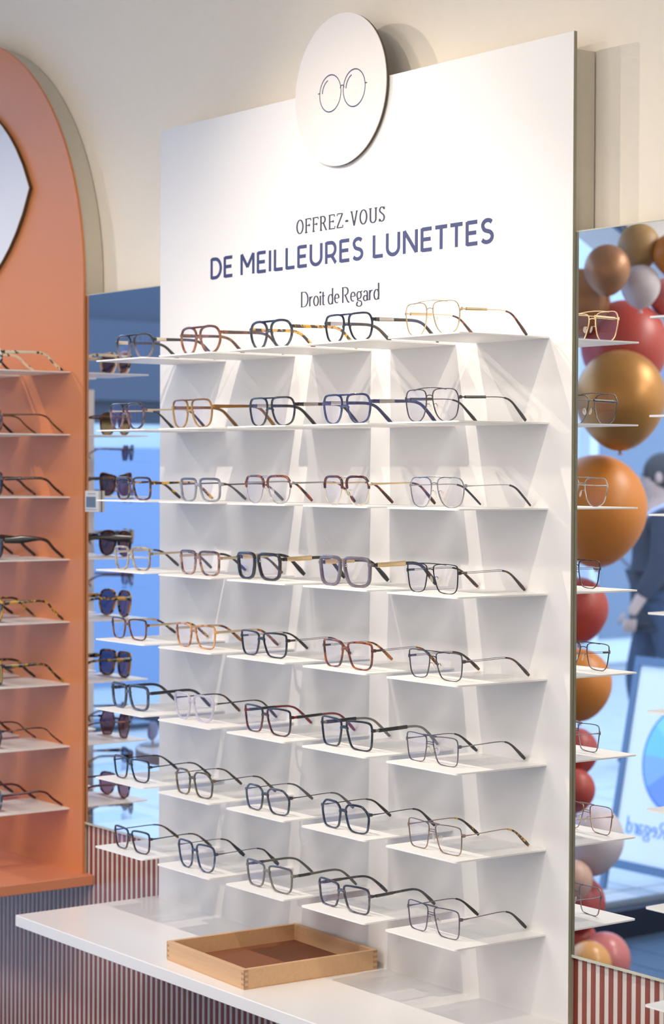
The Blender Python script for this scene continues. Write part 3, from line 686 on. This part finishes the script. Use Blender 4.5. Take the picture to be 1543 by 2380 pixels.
S_((7,3), shape='geo', rim=(.0036, .0026, .0030, .0036), fm=acetate('grey_horn_acetate', '#5d6270', '#2c2f38', 70, .42, .6), temple=t_wire(GUN, SLATE, .56), d='grey horn angular glasses with grey tips')
S_((7,4), shape='geo', rim=(.0038, .0028, .0032, .0036), fm=acetate('blue_horn_acetate', '#3c5068', '#1c2438', 60, .42, .6, top='#181f34', z0=.036, z1=.046), temple=t_wire(GUN, BLACK, .58), d='blue horn angular glasses with black tips')
S_((7,5), shape='rect', rim=R_MET, fm=ROSE, bridge='double', pads=1, temple=t_wire(ROSE, TORTY, .60), d='rose copper metal double bridge glasses with tortoise tips')
S_((8,1), shape='soft', rim=R_SL, fm=acetate('black_amber_acetate', '#7a4a1c', '#33241c', 60, .40, .6, top='#1b2024', z0=.022, z1=.036), temple=t_wire(BLKM, TORT, .55, .0019), d='black over amber tortoise rectangular glasses with thin black temples')
S_((8,2), shape='panto', rim=(.0036, .0028, .0030, .0036), fm=acetate('denim_blue_acetate', '#3a4669', '#7b86a6', 80, .52, .66, top='#252e52', z0=.038, z1=.050), bridge='plain', temple=t_wire(GUN, NAVYA, .58, .0013, .0080), d='denim blue marbled square glasses with flared navy tips')
S_((8,3), shape='soft', rim=(.0036, .0028, .0030, .0036), fm=acetate('taupe_acetate', '#8f8a84', '#787470', 40, alpha=.85, top='#585f70', z0=.038, z1=.046), temple=t_ac(acetate('taupe_temple_acetate', '#6b645d', alpha=.9), .0044, .0040, .0052, plate=(.02, .24, GUN)), d='translucent taupe rectangular glasses with taupe temples')
S_((8,4), shape='rect', rim=(.0036, .0028, .0030, .0036), fm=acetate('violet_grey_horn', '#4d4a5a', '#8a8792', 70, .5, .66, top='#2c2638', z0=.036, z1=.046), temple=t_ac(acetate('violet_grey_temple', '#57525c', '#332f3a', 60, alpha=.92), .0044, .0040, .0062, plate=(.02, .30, GUN)), d='violet grey horn rectangular glasses with woven temple plates')
S_((8,5), shape='rect', rim=R_MET, fm=GREYM, bridge='double', pads=1, temple=t_wire(GREYM, BLACK, .62), d='violet grey metal double bridge glasses with black tips')
# place of every pair on its shelf: centre x, front y, width, height
POS = {1: [(.0836,-.153,.146,.050),(.0845,-.152,.142,.053),(.0847,-.154,.136,.051),(.0861,-.159,.138,.049),(.0858,-.168,.142,.053)],
 2: [(.0841,-.170,.134,.052),(.0844,-.170,.142,.054),(.0857,-.153,.146,.052),(.0858,-.162,.138,.051),(.0858,-.168,.139,.052)],
 3: [(.0788,-.152,.136,.046),(.0848,-.152,.142,.045),(.0770,-.155,.148,.051),(.0770,-.155,.134,.051),(.0796,-.152,.141,.049)],
 4: [(.0746,-.152,.139,.047),(.0840,-.152,.140,.047),(.0500,-.155,.142,.050),(.0700,-.153,.150,.052),(.0676,-.150,.135,.048)],
 5: [(.0600,-.150,.137,.043),(.0680,-.150,.140,.046),(.0580,-.150,.150,.046),(.0898,-.161,.144,.048),(.0829,-.156,.141,.046)],
 6: [(.0640,-.150,.145,.051),(.0630,-.150,.142,.052),(.0709,-.150,.150,.050),(.0740,-.151,.150,.051),(.0690,-.150,.137,.047)],
 7: [(.0833,-.158,.139,.046),(.0891,-.166,.132,.049),(.0886,-.162,.142,.047),(.0862,-.162,.139,.049),(.0886,-.160,.141,.047)],
 8: [(.0930,-.162,.138,.045),(.0960,-.164,.132,.053),(.0920,-.160,.148,.048),(.0720,-.154,.150,.047),(.0744,-.150,.137,.048)]}
ROWN = ['top', 'second', 'third', 'fourth', 'fifth', 'sixth', 'seventh', 'bottom']
COLN = ['first', 'second', 'third', 'fourth', 'fifth']
for r in range(1, 9):
    for c in range(1, 6):
        cx_, y_, W_, H_ = POS[r][c-1]; sp = dict(SH[(r, c)]); sp['W'] = W_; sp['H'] = H_
        sp['len'] = min(.1485, -y_ - .0015)
        glasses(((c-5)*PX - SW + cx_, y_, (8-r)*PH + Z0 + .0003), sp['d'] + ', ' + ROWN[r-1] + ' row', 'glasses', sp, 'spectacles on the white display panel')

# sunglasses on the coral arch
def sunlens(name, tint): return glassy(name, tint, (.8, .82, .9), 1.5)
SMOKE = sunlens('smoke_lens', (.10, .10, .14)); BLUEL = sunlens('blue_grey_lens', (.10, .13, .22)); BRNL = sunlens('brown_lens', (.16, .09, .08)); AMBL = sunlens('amber_lens', (.42, .20, .06)); PLUM = sunlens('plum_lens', (.28, .13, .15))
CREAMT = acetate('cream_black_spotted_acetate', '#efe4c8', '#2a1c14', 70, .56, .61)
BLKY = acetate('yellow_black_tortoise', '#15110d', '#c99a12', 70, .5, .56)
SUN = [
 dict(shape='round', W=.140, H=.054, rim=(.0062,.0048,.0054,.0050), fm=CREAMT, bridge='plain', temple=t_ac(CREAMT, .0074, .0060, .0062), lens=SMOKE, d='cream and black spotted round sunglasses'),
 dict(shape='big', W=.142, H=.056, rim=(.0030,.0026,.0028,.0036), fm=acetate('amber_brown_acetate', '#5a3212', '#a86a20', 60), bridge='plain', temple=t_ac(acetate('gold_brown_acetate', '#6b4212', alpha=.9), .0040, .0036, .0046), lens=AMBL, d='amber brown round sunglasses with thin temples'),
 dict(shape='cat', W=.146, H=.054, rim=(.0080,.0040,.0050,.0060), fm=TORT, bridge='plain', temple=t_ac(TORT, .0078, .0056, .0064), lens=BRNL, d='dark tortoise cat-eye sunglasses'),
 dict(shape='big', W=.146, H=.060, rim=(.0050,.0040,.0044,.0056), fm=acetate('espresso_acetate', '#241610', '#3a2416', 40), bridge='plain', temple=dict(m=acetate('espresso_temple', '#2a170d', '#4a2c14', 40), K=[(0,.0130),(.25,.0170),(.55,.0072),(.9,.0070),(1,.006)], th=.0042), lens=BRNL, d='espresso brown oversized sunglasses with very wide temples'),
 dict(shape='big', W=.146, H=.062, rim=(.0042,.0036,.0040,.0050), fm=TORTY, bridge='plain', temple=t_ac(TORTY, .0100, .0052, .0060), lens=BLUEL, d='yellow tortoise butterfly sunglasses'),
 dict(shape='square', W=.146, H=.060, rim=(.0050,.0044,.0050,.0050), fm=BLKY, bridge='plain', temple=t_ac(BLKY, .0110, .0058, .0064), lens=BLUEL, d='black and yellow blotched square sunglasses'),
 dict(shape='hex', W=.140, H=.056, rim=(.0026,.0022,.0024,.0034), fm=BURG, bridge='plain', temple=t_ac(TORTR, .0034, .0034, .0044), lens=PLUM, d='burgundy hexagonal sunglasses with thin temples'),
 dict(shape='pilot', W=.142, H=.052, rim=(.0040,.0030,.0036,.0042), fm=acetate('grey_navy_marble', '#3a3f54', '#c4c8d4', 80, .55, .65), bridge='plain', temple=t_ac(acetate('raspberry_acetate', '#6e0f22'), .0050, .0050, .0062), lens=PLUM, d='navy marbled pilot sunglasses with raspberry temples'),
]
for r in range(8):
    sp = SUN[r]
    glasses((-1.555-SW/2, -.158, (7-r)*PH + Z0 + .0003), sp['d'] + ', right end of coral ' + ROWN[r] + ' row', 'sunglasses', dict(sp, len=.1555), 'sunglasses on the coral panel')
SUN2 = [('dark tortoise tips', TORT), ('black tips', BLACK), ('dark brown tips', TORT), ('olive tips', OLIVE), ('slim black tips', BLACK), ('grey wire tips', SLATE), ('red tortoise tips', TORTR), ('navy tips', NAVYA)]
for r in range(8):
    sp = dict(SUN[(r+3) % 8]); sp['temple'] = t_ac(SUN2[r][1], .0056, .0048, .0070)
    glasses((-1.555-PX-SW/2, -.158, (7-r)*PH + Z0 + .0003), 'second sunglasses from the right on coral ' + ROWN[r] + ' row, ' + SUN2[r][0], 'sunglasses', dict(sp, len=.1555), 'sunglasses on the coral panel')

# ---------------------------------------------------------------- what the mirrors show
# balloons by the window
bcol = {'copper': plain('copper_balloon', (.40, .20, .10), .42, .35), 'sand': plain('sand_balloon', (.42, .25, .10), .5), 'white': plain('white_balloon', (.62, .56, .58), .45),
        'orange': plain('orange_balloon', (.62, .22, .035), .42), 'red': plain('red_balloon', (.42, .06, .045), .42), 'gold': plain('gold_balloon', (.48, .23, .06), .38, .4), 'pink': plain('pink_balloon', (.62, .20, .19), .28), 'peach': plain('peach_balloon', (.72, .36, .12), .28), 'blush': plain('blush_balloon', (.60, .38, .30), .4)}
BL = [((-2.081,-2.124,1.36),.070,'copper','round copper balloon near the top of the garland, left of the white one'),
 ((-2.133,-2.308,1.446),.066,'sand','sand beige balloon at the very top of the garland'),
 ((-2.092,-2.275,1.319),.061,'white','small white balloon just below the sand beige one'),
 ((-2.035,-2.355,1.417),.061,'orange','orange-brown balloon at the top right edge of the mirror'),
 ((-2.313,-2.229,1.283),.097,'copper','brown copper balloon half hidden behind the mirror edge, above the gold glasses'),
 ((-2.262,-2.376,1.146),.138,'red','large crimson balloon behind the top shelf reflection'),
 ((-2.186,-2.485,1.302),.057,'pink','pink balloon right of the small white balloon'),
 ((-2.087,-2.188,.974),.138,'gold','large shiny gold balloon below the crimson one'),
 ((-2.233,-2.232,.636),.158,'orange','largest orange balloon in the middle of the garland'),
 ((-2.297,-2.219,.321),.094,'red','red balloon under the largest orange balloon'),
 ((-2.182,-2.116,.103),.100,'orange','orange balloon between two red ones, lower half of garland'),
 ((-2.257,-2.175,-.117),.069,'red','red balloon under the lower orange balloon'),
 ((-2.183,-2.103,-.222),.061,'red','smaller red balloon just above the large white one'),
 ((-2.222,-2.213,-.390),.099,'white','large white balloon in the lower garland beside the poster stand'),
 ((-2.181,-2.097,-.498),.058,'blush','blush beige balloon under the large white one'),
 ((-2.279,-2.214,-.598),.081,'red','dusty red balloon behind the lowest shelf reflection'),
 ((-2.192,-2.242,-.764),.080,'pink','glossy pink balloon at the bottom of the garland'),
 ((-2.112,-2.098,-.745),.068,'peach','peach orange balloon in front of the glossy pink one'),
 ((-2.318,-2.242,-.733),.065,'red','red balloon at the bottom behind the peach one')]
for (c, r, k, lab) in BL:
    root = empty('balloon', (c[0], c[1], c[2]+Z0), lab, 'balloon', 'balloon garland by the window')
    v, f = ellipsoid((0, 0, 0), (r, r, r*1.06), 28, 18)
    v = [(x*(1-.10*max(0, -z/r)**2), y*(1-.10*max(0, -z/r)**2), z*(1+.10*max(0, -z/r))) for x, y, z in v]
    mesh_obj('balloon_skin', v, f, bcol[k], root, smooth=True)
    kx = r*1.165
    mb = MB(); mb.add(*tube_path([(0, 0, -kx+.004), (0, 0, -kx-.004), (0, 0, -kx-.007), (0, 0, -kx-.012)], [.006, .0035, .005, .009])); mb.build('balloon_knot', bcol[k], root, smooth=True)
# window display stand with sunglasses turned to the street
st = empty('window_display_stand', (-2.70, -.722, 0), 'grey window display stand with clear shelves of sunglasses beside the coral arch', 'display stand')
MB().box(-.095, -.058, -.022, .022, 0, .98+Z0).build('post', plain('light_grey_lacquer', (.76, .73, .72), .5), st)
CLR = glassy('clear_acrylic', (.96, .98, 1), (.9, .95, 1), .7)
zz = [.775, .655, .535, .415, .03, -.10, -.24]
for k, z in enumerate(zz):
    MB().box(-.058, .10, -.13, .09, z+Z0-.004, z+Z0).build('shelf', CLR, st)
    sp = dict(SUN[(k*3+6) % 8], W=.130, H=.046, len=.125)
    glasses((-2.690, -.818, z+Z0+.0005), 'dark sunglasses on the clear ' + ['top', 'second', 'third', 'fourth', 'fifth', 'sixth', 'lowest'][k] + ' shelf of the window display stand', 'sunglasses', sp, 'sunglasses in the window display', rz=math.radians(16))
# round table with an oval mirror
tb = empty('round_table', (-2.42, -1.03, 0), 'white round table by the window carrying an oval mirror', 'table')
N = 48; Rt = .30
def disc(z0, z1, R):
    v = [(R*math.cos(2*math.pi*i/N), R*math.sin(2*math.pi*i/N), z) for z in (z0, z1) for i in range(N)]
    return v, [tuple(range(N-1, -1, -1)), tuple(range(N, 2*N))] + [(i, (i+1) % N, (i+1) % N+N, i+N) for i in range(N)]
MB().add(*disc(.85, .852, Rt-.002)).build('table_top', M_COUNTER, tb)
MB().add(*disc(.825, .85, Rt)).build('table_rim', plain('grey_brown_edge_band', (.30, .26, .25), .5), tb)
MB().add(*disc(.02, .825, .035)).build('leg', plain('grey_steel', (.4, .4, .42), .35, .8), tb, smooth=True, angle=40)
MB().add(*disc(0, .02, .20)).build('base', plain('grey_steel', (.4, .4, .42), .35, .8), tb)
om = empty('table_mirror', (-2.58, -.835, .852), 'small oval violet-backed mirror standing on the round table', 'mirror')
v, f = ellipsoid((0, 0, .042), (.052, .006, .026), 24, 12); R = Matrix.Rotation(math.radians(48), 4, 'Z')
MB().add([tuple(R @ Vector(q)) for q in v], f).build('mirror_oval', plain('violet_shell', (.10, .09, .20), .35), om, smooth=True)
MB().add(*tube_path([(0, 0, .004), (0, 0, .020)], .004)).add(*disc(0, .004, .035)).build('stand', plain('grey_steel', (.4, .4, .42), .35, .8), om, smooth=True, angle=40)

# street outside
struct(bx('pavement', -30, XL-.10, -30, 12, -.12, -.02, plain('pale_pavement', (.55, .55, .55), .8, bump=.4, bscale=8, vary=.12)))
pv = bpy.data.objects['pavement']
for i in range(7):
    for j in range(16):
        x0 = XL - .12 - .5*(i+1); y0 = -5.6 + .5*j
        bx('paving_stone', x0+.008, x0+.492, y0+.008, y0+.492, -.02, -.012, MATS['pale_pavement'], pv)
def building(name, x0, x1, y0, y1, h, wall, label, floors, gz, pale):
    b = empty('building', ((x0+x1)/2, (y0+y1)/2, -.02), label, 'building')
    w, dd = (x1-x0)/2, (y1-y0)/2
    MB().box(-w, w, -dd, dd, 0, h).build('wall', wall, b)
    MB().box(w, w+.12, -dd, dd, gz, gz+.5).build('fascia', plain('fascia_' + name, pale[1], .5), b)
    gm = plain('window_dark_glass', (.10, .14, .20), .1); fm_ = plain('stone_' + name, pale[0], .6)
    nw = int(dd*2/1.6)
    for fl_ in range(floors):
        for k in range(nw):
            y = -dd + .8 + k*1.6; z = gz + .9 + fl_*2.6
            fo = MB().box(w, w+.10, y-.50, y+.50, z, z+1.7).build('window', fm_, b)
            MB().box(w+.10, w+.115, y-.40, y+.40, z+.1, z+1.6).build('pane', gm, fo)
    for k in range(nw):
        y = -dd + .8 + k*1.6
        fo = MB().box(w, w+.10, y-.70, y+.70, .1, gz-.15).build('shopfront', fm_, b)
        MB().box(w+.10, w+.115, y-.60, y+.60, .3, gz-.3).build('pane', plain('pale_blind_' + name + str(k % 2), [pale[2], tuple(q*.6 for q in pale[2])][k % 2], .35), fo)
    return b
building('dark', -14, -9, -6.8, 3.5, 3.3, plain('slate_blue_render', (.028, .05, .085), .7), 'low slate blue building across the street with pale shopfronts', 0, 2.10, ((.45, .52, .58), (.025, .045, .08), (.28, .43, .70)))
building('pale', -15, -10, -19, -7.2, 10, plain('pale_render', (.62, .64, .66), .7), 'pale stone building further along the street', 3, 3.0, ((.7, .72, .74), (.5, .55, .6), (.30, .36, .45)))

# poster stand outside the window
ps = empty('poster_stand', (-3.16, -3.50, -.012), 'pavement poster stand with a colour wheel poster in a blue-grey frame', 'poster stand', rz=math.radians(180))
tilt = Matrix.Rotation(math.radians(-11.5), 4, 'X')
def tl(mb): mb.v = [tuple((tilt @ Vector((p[0], p[1], p[2]-.09))) + Vector((0, 0, .09))) for p in mb.v]; return mb
FR = plain('blue_grey_frame', (.12, .20, .32), .4)
hw_ = .33
tl(MB().box(-hw_, -hw_+.03, -.012, .012, .09, .93).box(hw_-.03, hw_, -.012, .012, .09, .93).box(-hw_+.03, hw_-.03, -.012, .012, .09, .125).box(-hw_+.03, hw_-.03, -.012, .012, .895, .93)).build('frame', FR, ps)
for s in (-1, 1):
    tl(MB().box(s*hw_-.013 - .0, s*hw_+.013, -.010, .010, .0, .09)).build('leg', FR, ps)
    mb = MB().add(*tube_path([(s*(hw_-.02), .36, 0), (s*(hw_-.02), .16, .90)], .010)); mb.build('leg', FR, ps, smooth=True)
po = tl(MB().box(-hw_+.03, hw_-.03, -.004, .006, .125, .895)).build('poster', plain('white_poster', (.93, .93, .92), .5), ps)
cols = ['#6fd8fa', '#8cecd4', '#f2f5a4', '#f6cf7a', '#f0a07a', '#ea84a0', '#c884d8', '#8f7cf0', '#5d92f4', '#84b8f8']
zc = .545; Rw = .215
def sector(mb, a0, a1, r0, r1, y, cz):
    n = 7; v = []
    for i in range(n):
        a = math.radians(a0 + (a1-a0)*i/(n-1)); v += [(r0*math.cos(a), y, cz+r0*math.sin(a)), (r1*math.cos(a), y, cz+r1*math.sin(a))]
    mb.add(v, [(2*i, 2*i+1, 2*i+3, 2*i+2) for i in range(n-1)])
mb = MB(); [sector(mb, 40*k, 40*k+40, Rw-.008, Rw, -.0052, zc) for k in range(9)]; tl(mb).build('wheel_rim', plain('blue_print', lin('#3f7fe0')[:3], .5), po)
for k in range(10):
    mb = MB(); sector(mb, 36*k, 36*k+36, .09, Rw-.008, -.0052, zc)
    # seen from the shop the wheel starts at the right-hand side
    tl(mb).build('wheel_sector', plain('print_%s' % cols[k].strip('#'), tuple(q*.8+.12 for q in lin(cols[k])[:3]), .5), po)
mb = MB(); sector(mb, 0, 180, 0, .09, -.0053, zc); sector(mb, 180, 360, 0, .09, -.0053, zc); tl(mb).build('wheel_hub', plain('hub_blue_print', lin('#4d8df2')[:3], .5), po)
mb = MB()
stroke_mesh(mb, arcp(.008, zc, .036, .048, 50, 310, 20), .014, .014, 1, 0, 0, -.0056)
for dz in (-.011, .011): stroke_mesh(mb, [(-.046, zc+dz), (.018, zc+dz)], .010, .010, 1, 0, 0, -.0056)
tl(mb).build('euro_sign', plain('white_print', (.95, .95, .95), .5), po)
for wm in text_mesh('Droit de Regard', SCRIPT, .062, -.22, .25, .235, -.0052, .12, .06, .02, .14): tl(wm).build('lettering', plain('light_blue_print', lin('#5b93e6')[:3], .5), po)

# passer-by outside, seen from behind the shelves in the right mirror
def skin(name, V, E, R, mat, parent, sub=2, loc=(0, 0, 0)):
    me = bpy.data.meshes.new(name); me.from_pydata(V, E, []); me.update()
    o = bpy.data.objects.new(name, me); C.objects.link(o); o.parent = parent; o.location = loc
    me.materials.append(mat)
    md = o.modifiers.new('skin', 'SKIN'); md.use_smooth_shade = True
    for i, r in enumerate(R):
        sv = me.skin_vertices[0].data[i]; sv.radius = (r, r) if not isinstance(r, tuple) else r
    me.skin_vertices[0].data[0].use_root = True
    ss = o.modifiers.new('sub', 'SUBSURF'); ss.levels = sub; ss.render_levels = sub
    return o
pp = empty('person', (-5.75, -6.08, -.02), 'person in a dark blue jacket walking past outside with a shoulder bag', 'person', rz=math.radians(215))
SKN = plain('skin_tone', (.48, .29, .21), .5); JK = plain('dark_navy_jacket', (.020, .022, .036), .8, bump=.3, bscale=40); TR = plain('blue_denim', (.030, .05, .09), .8, bump=.3, bscale=80)
V = [(0,0,.95),(0,0,1.10),(0,-.01,1.28),(0,-.01,1.42),(0,-.01,1.50),(0,-.02,1.60),(0,-.02,1.70),
     (.10,0,.90),(.11,-.10,.50),(.11,-.02,.09),(.12,-.14,.04),(-.10,0,.90),(-.11,.10,.50),(-.11,.24,.11),(-.12,.16,.04),
     (.19,0,1.40),(.25,.06,1.14),(.25,-.04,.92),(.25,-.07,.84),(-.19,0,1.40),(-.25,-.04,1.14),(-.24,-.16,.95),(-.24,-.20,.88)]
E = [(0,1),(1,2),(2,3),(3,4),(4,5),(5,6),(0,7),(7,8),(8,9),(9,10),(0,11),(11,12),(12,13),(13,14),(3,15),(15,16),(16,17),(17,18),(3,19),(19,20),(20,21),(21,22)]
Rr_ = [.12,.12,.13,.10,.055,.085,.075,.085,.06,.045,.035,.085,.06,.045,.035,.06,.045,.034,.03,.06,.045,.034,.03]
skin('body', V, E, Rr_, SKN, pp)
skin('jacket', [V[0],V[1],V[2],V[3],V[15],V[16],(.25,-.03,.94),V[19],V[20],(-.24,-.15,.97),(0,0,.82)], [(0,1),(1,2),(2,3),(3,4),(4,5),(5,6),(3,7),(7,8),(8,9),(0,10)], [.165,.155,.160,.125,.085,.068,.055,.085,.068,.055,.17], JK, pp)
skin('trousers', [V[0],V[7],V[8],(.11,-.025,.12),V[11],V[12],(-.11,.235,.14)], [(0,1),(1,2),(2,3),(0,4),(4,5),(5,6)], [.13,.105,.080,.062,.105,.080,.062], TR, pp)
v, f = ellipsoid((0, .015, 1.655), (.098, .110, .115), 16, 10); MB().add(v, f).build('hair', plain('dark_hair', (.03, .022, .018), .6), pp, smooth=True)
for s, c in ((1, (.115, -.075, .0)), (-1, (-.115, .20, .0))):
    v, f = ellipsoid((c[0], c[1], .045), (.05, .135, .045), 14, 8); MB().add([(a, b, max(.0, z)) for a, b, z in v], f).build('shoe', plain('dark_shoe_leather', (.03, .03, .035), .5), pp, smooth=True)
# face on the front (-y) side of the head
mb = MB(); mb.add(*ellipsoid((0, -.115, 1.615), (.012, .020, .022), 8, 6)); mb.build('nose', SKN, pp, smooth=True)
for s in (-1, 1):
    MB().add(*ellipsoid((s*.032, -.095, 1.645), (.012, .008, .007), 8, 6)).build('eye', plain('eye_dark', (.05, .04, .04), .2), pp, smooth=True)
    MB().add(*ellipsoid((s*.088, -.02, 1.63), (.014, .022, .032), 8, 6)).build('ear', SKN, pp, smooth=True)
MB().add(*ellipsoid((0, -.098, 1.568), (.024, .008, .006), 8, 6)).build('mouth', plain('lip_tone', (.35, .14, .12), .5), pp, smooth=True)
for s, hx, hy, hz in ((1, .25, -.07, .84), (-1, -.24, -.20, .88)):
    mb = MB()
    for k in range(4): mb.add(*tube_path([(hx, hy-.028+.018*k, hz-.02), (hx-s*.006, hy-.030+.018*k, hz-.065), (hx-s*.020, hy-.030+.018*k, hz-.095+.006*abs(k-1.5))], [.010, .009, .007]))
    mb.add(*tube_path([(hx-s*.01, hy-.03, hz+.01), (hx-s*.022, hy-.052, hz-.025), (hx-s*.026, hy-.058, hz-.05)], [.010, .009, .007])); mb.build('fingers', SKN, pp, smooth=True)
bg = empty('shoulder_bag', (-5.75, -6.08, .80), 'pale shoulder bag hanging at the passer-by\'s side', 'bag', rz=math.radians(215))
v, f = ellipsoid((.34, .06, .12), (.07, .16, .15), 16, 10); MB().add(v, f).build('bag_body', plain('grey_canvas', (.16, .18, .26), .8), bg, smooth=True)
MB().add(*tube_path(catmull([(.31, .14, .22), (.10, .19, .45), (-.16, .06, .66), (-.13, -.12, .58), (.15, -.20, .38), (.31, -.02, .24)], 6), .012)).build('bag_strap', plain('pale_webbing', (.5, .52, .62), .7), bg, smooth=True)
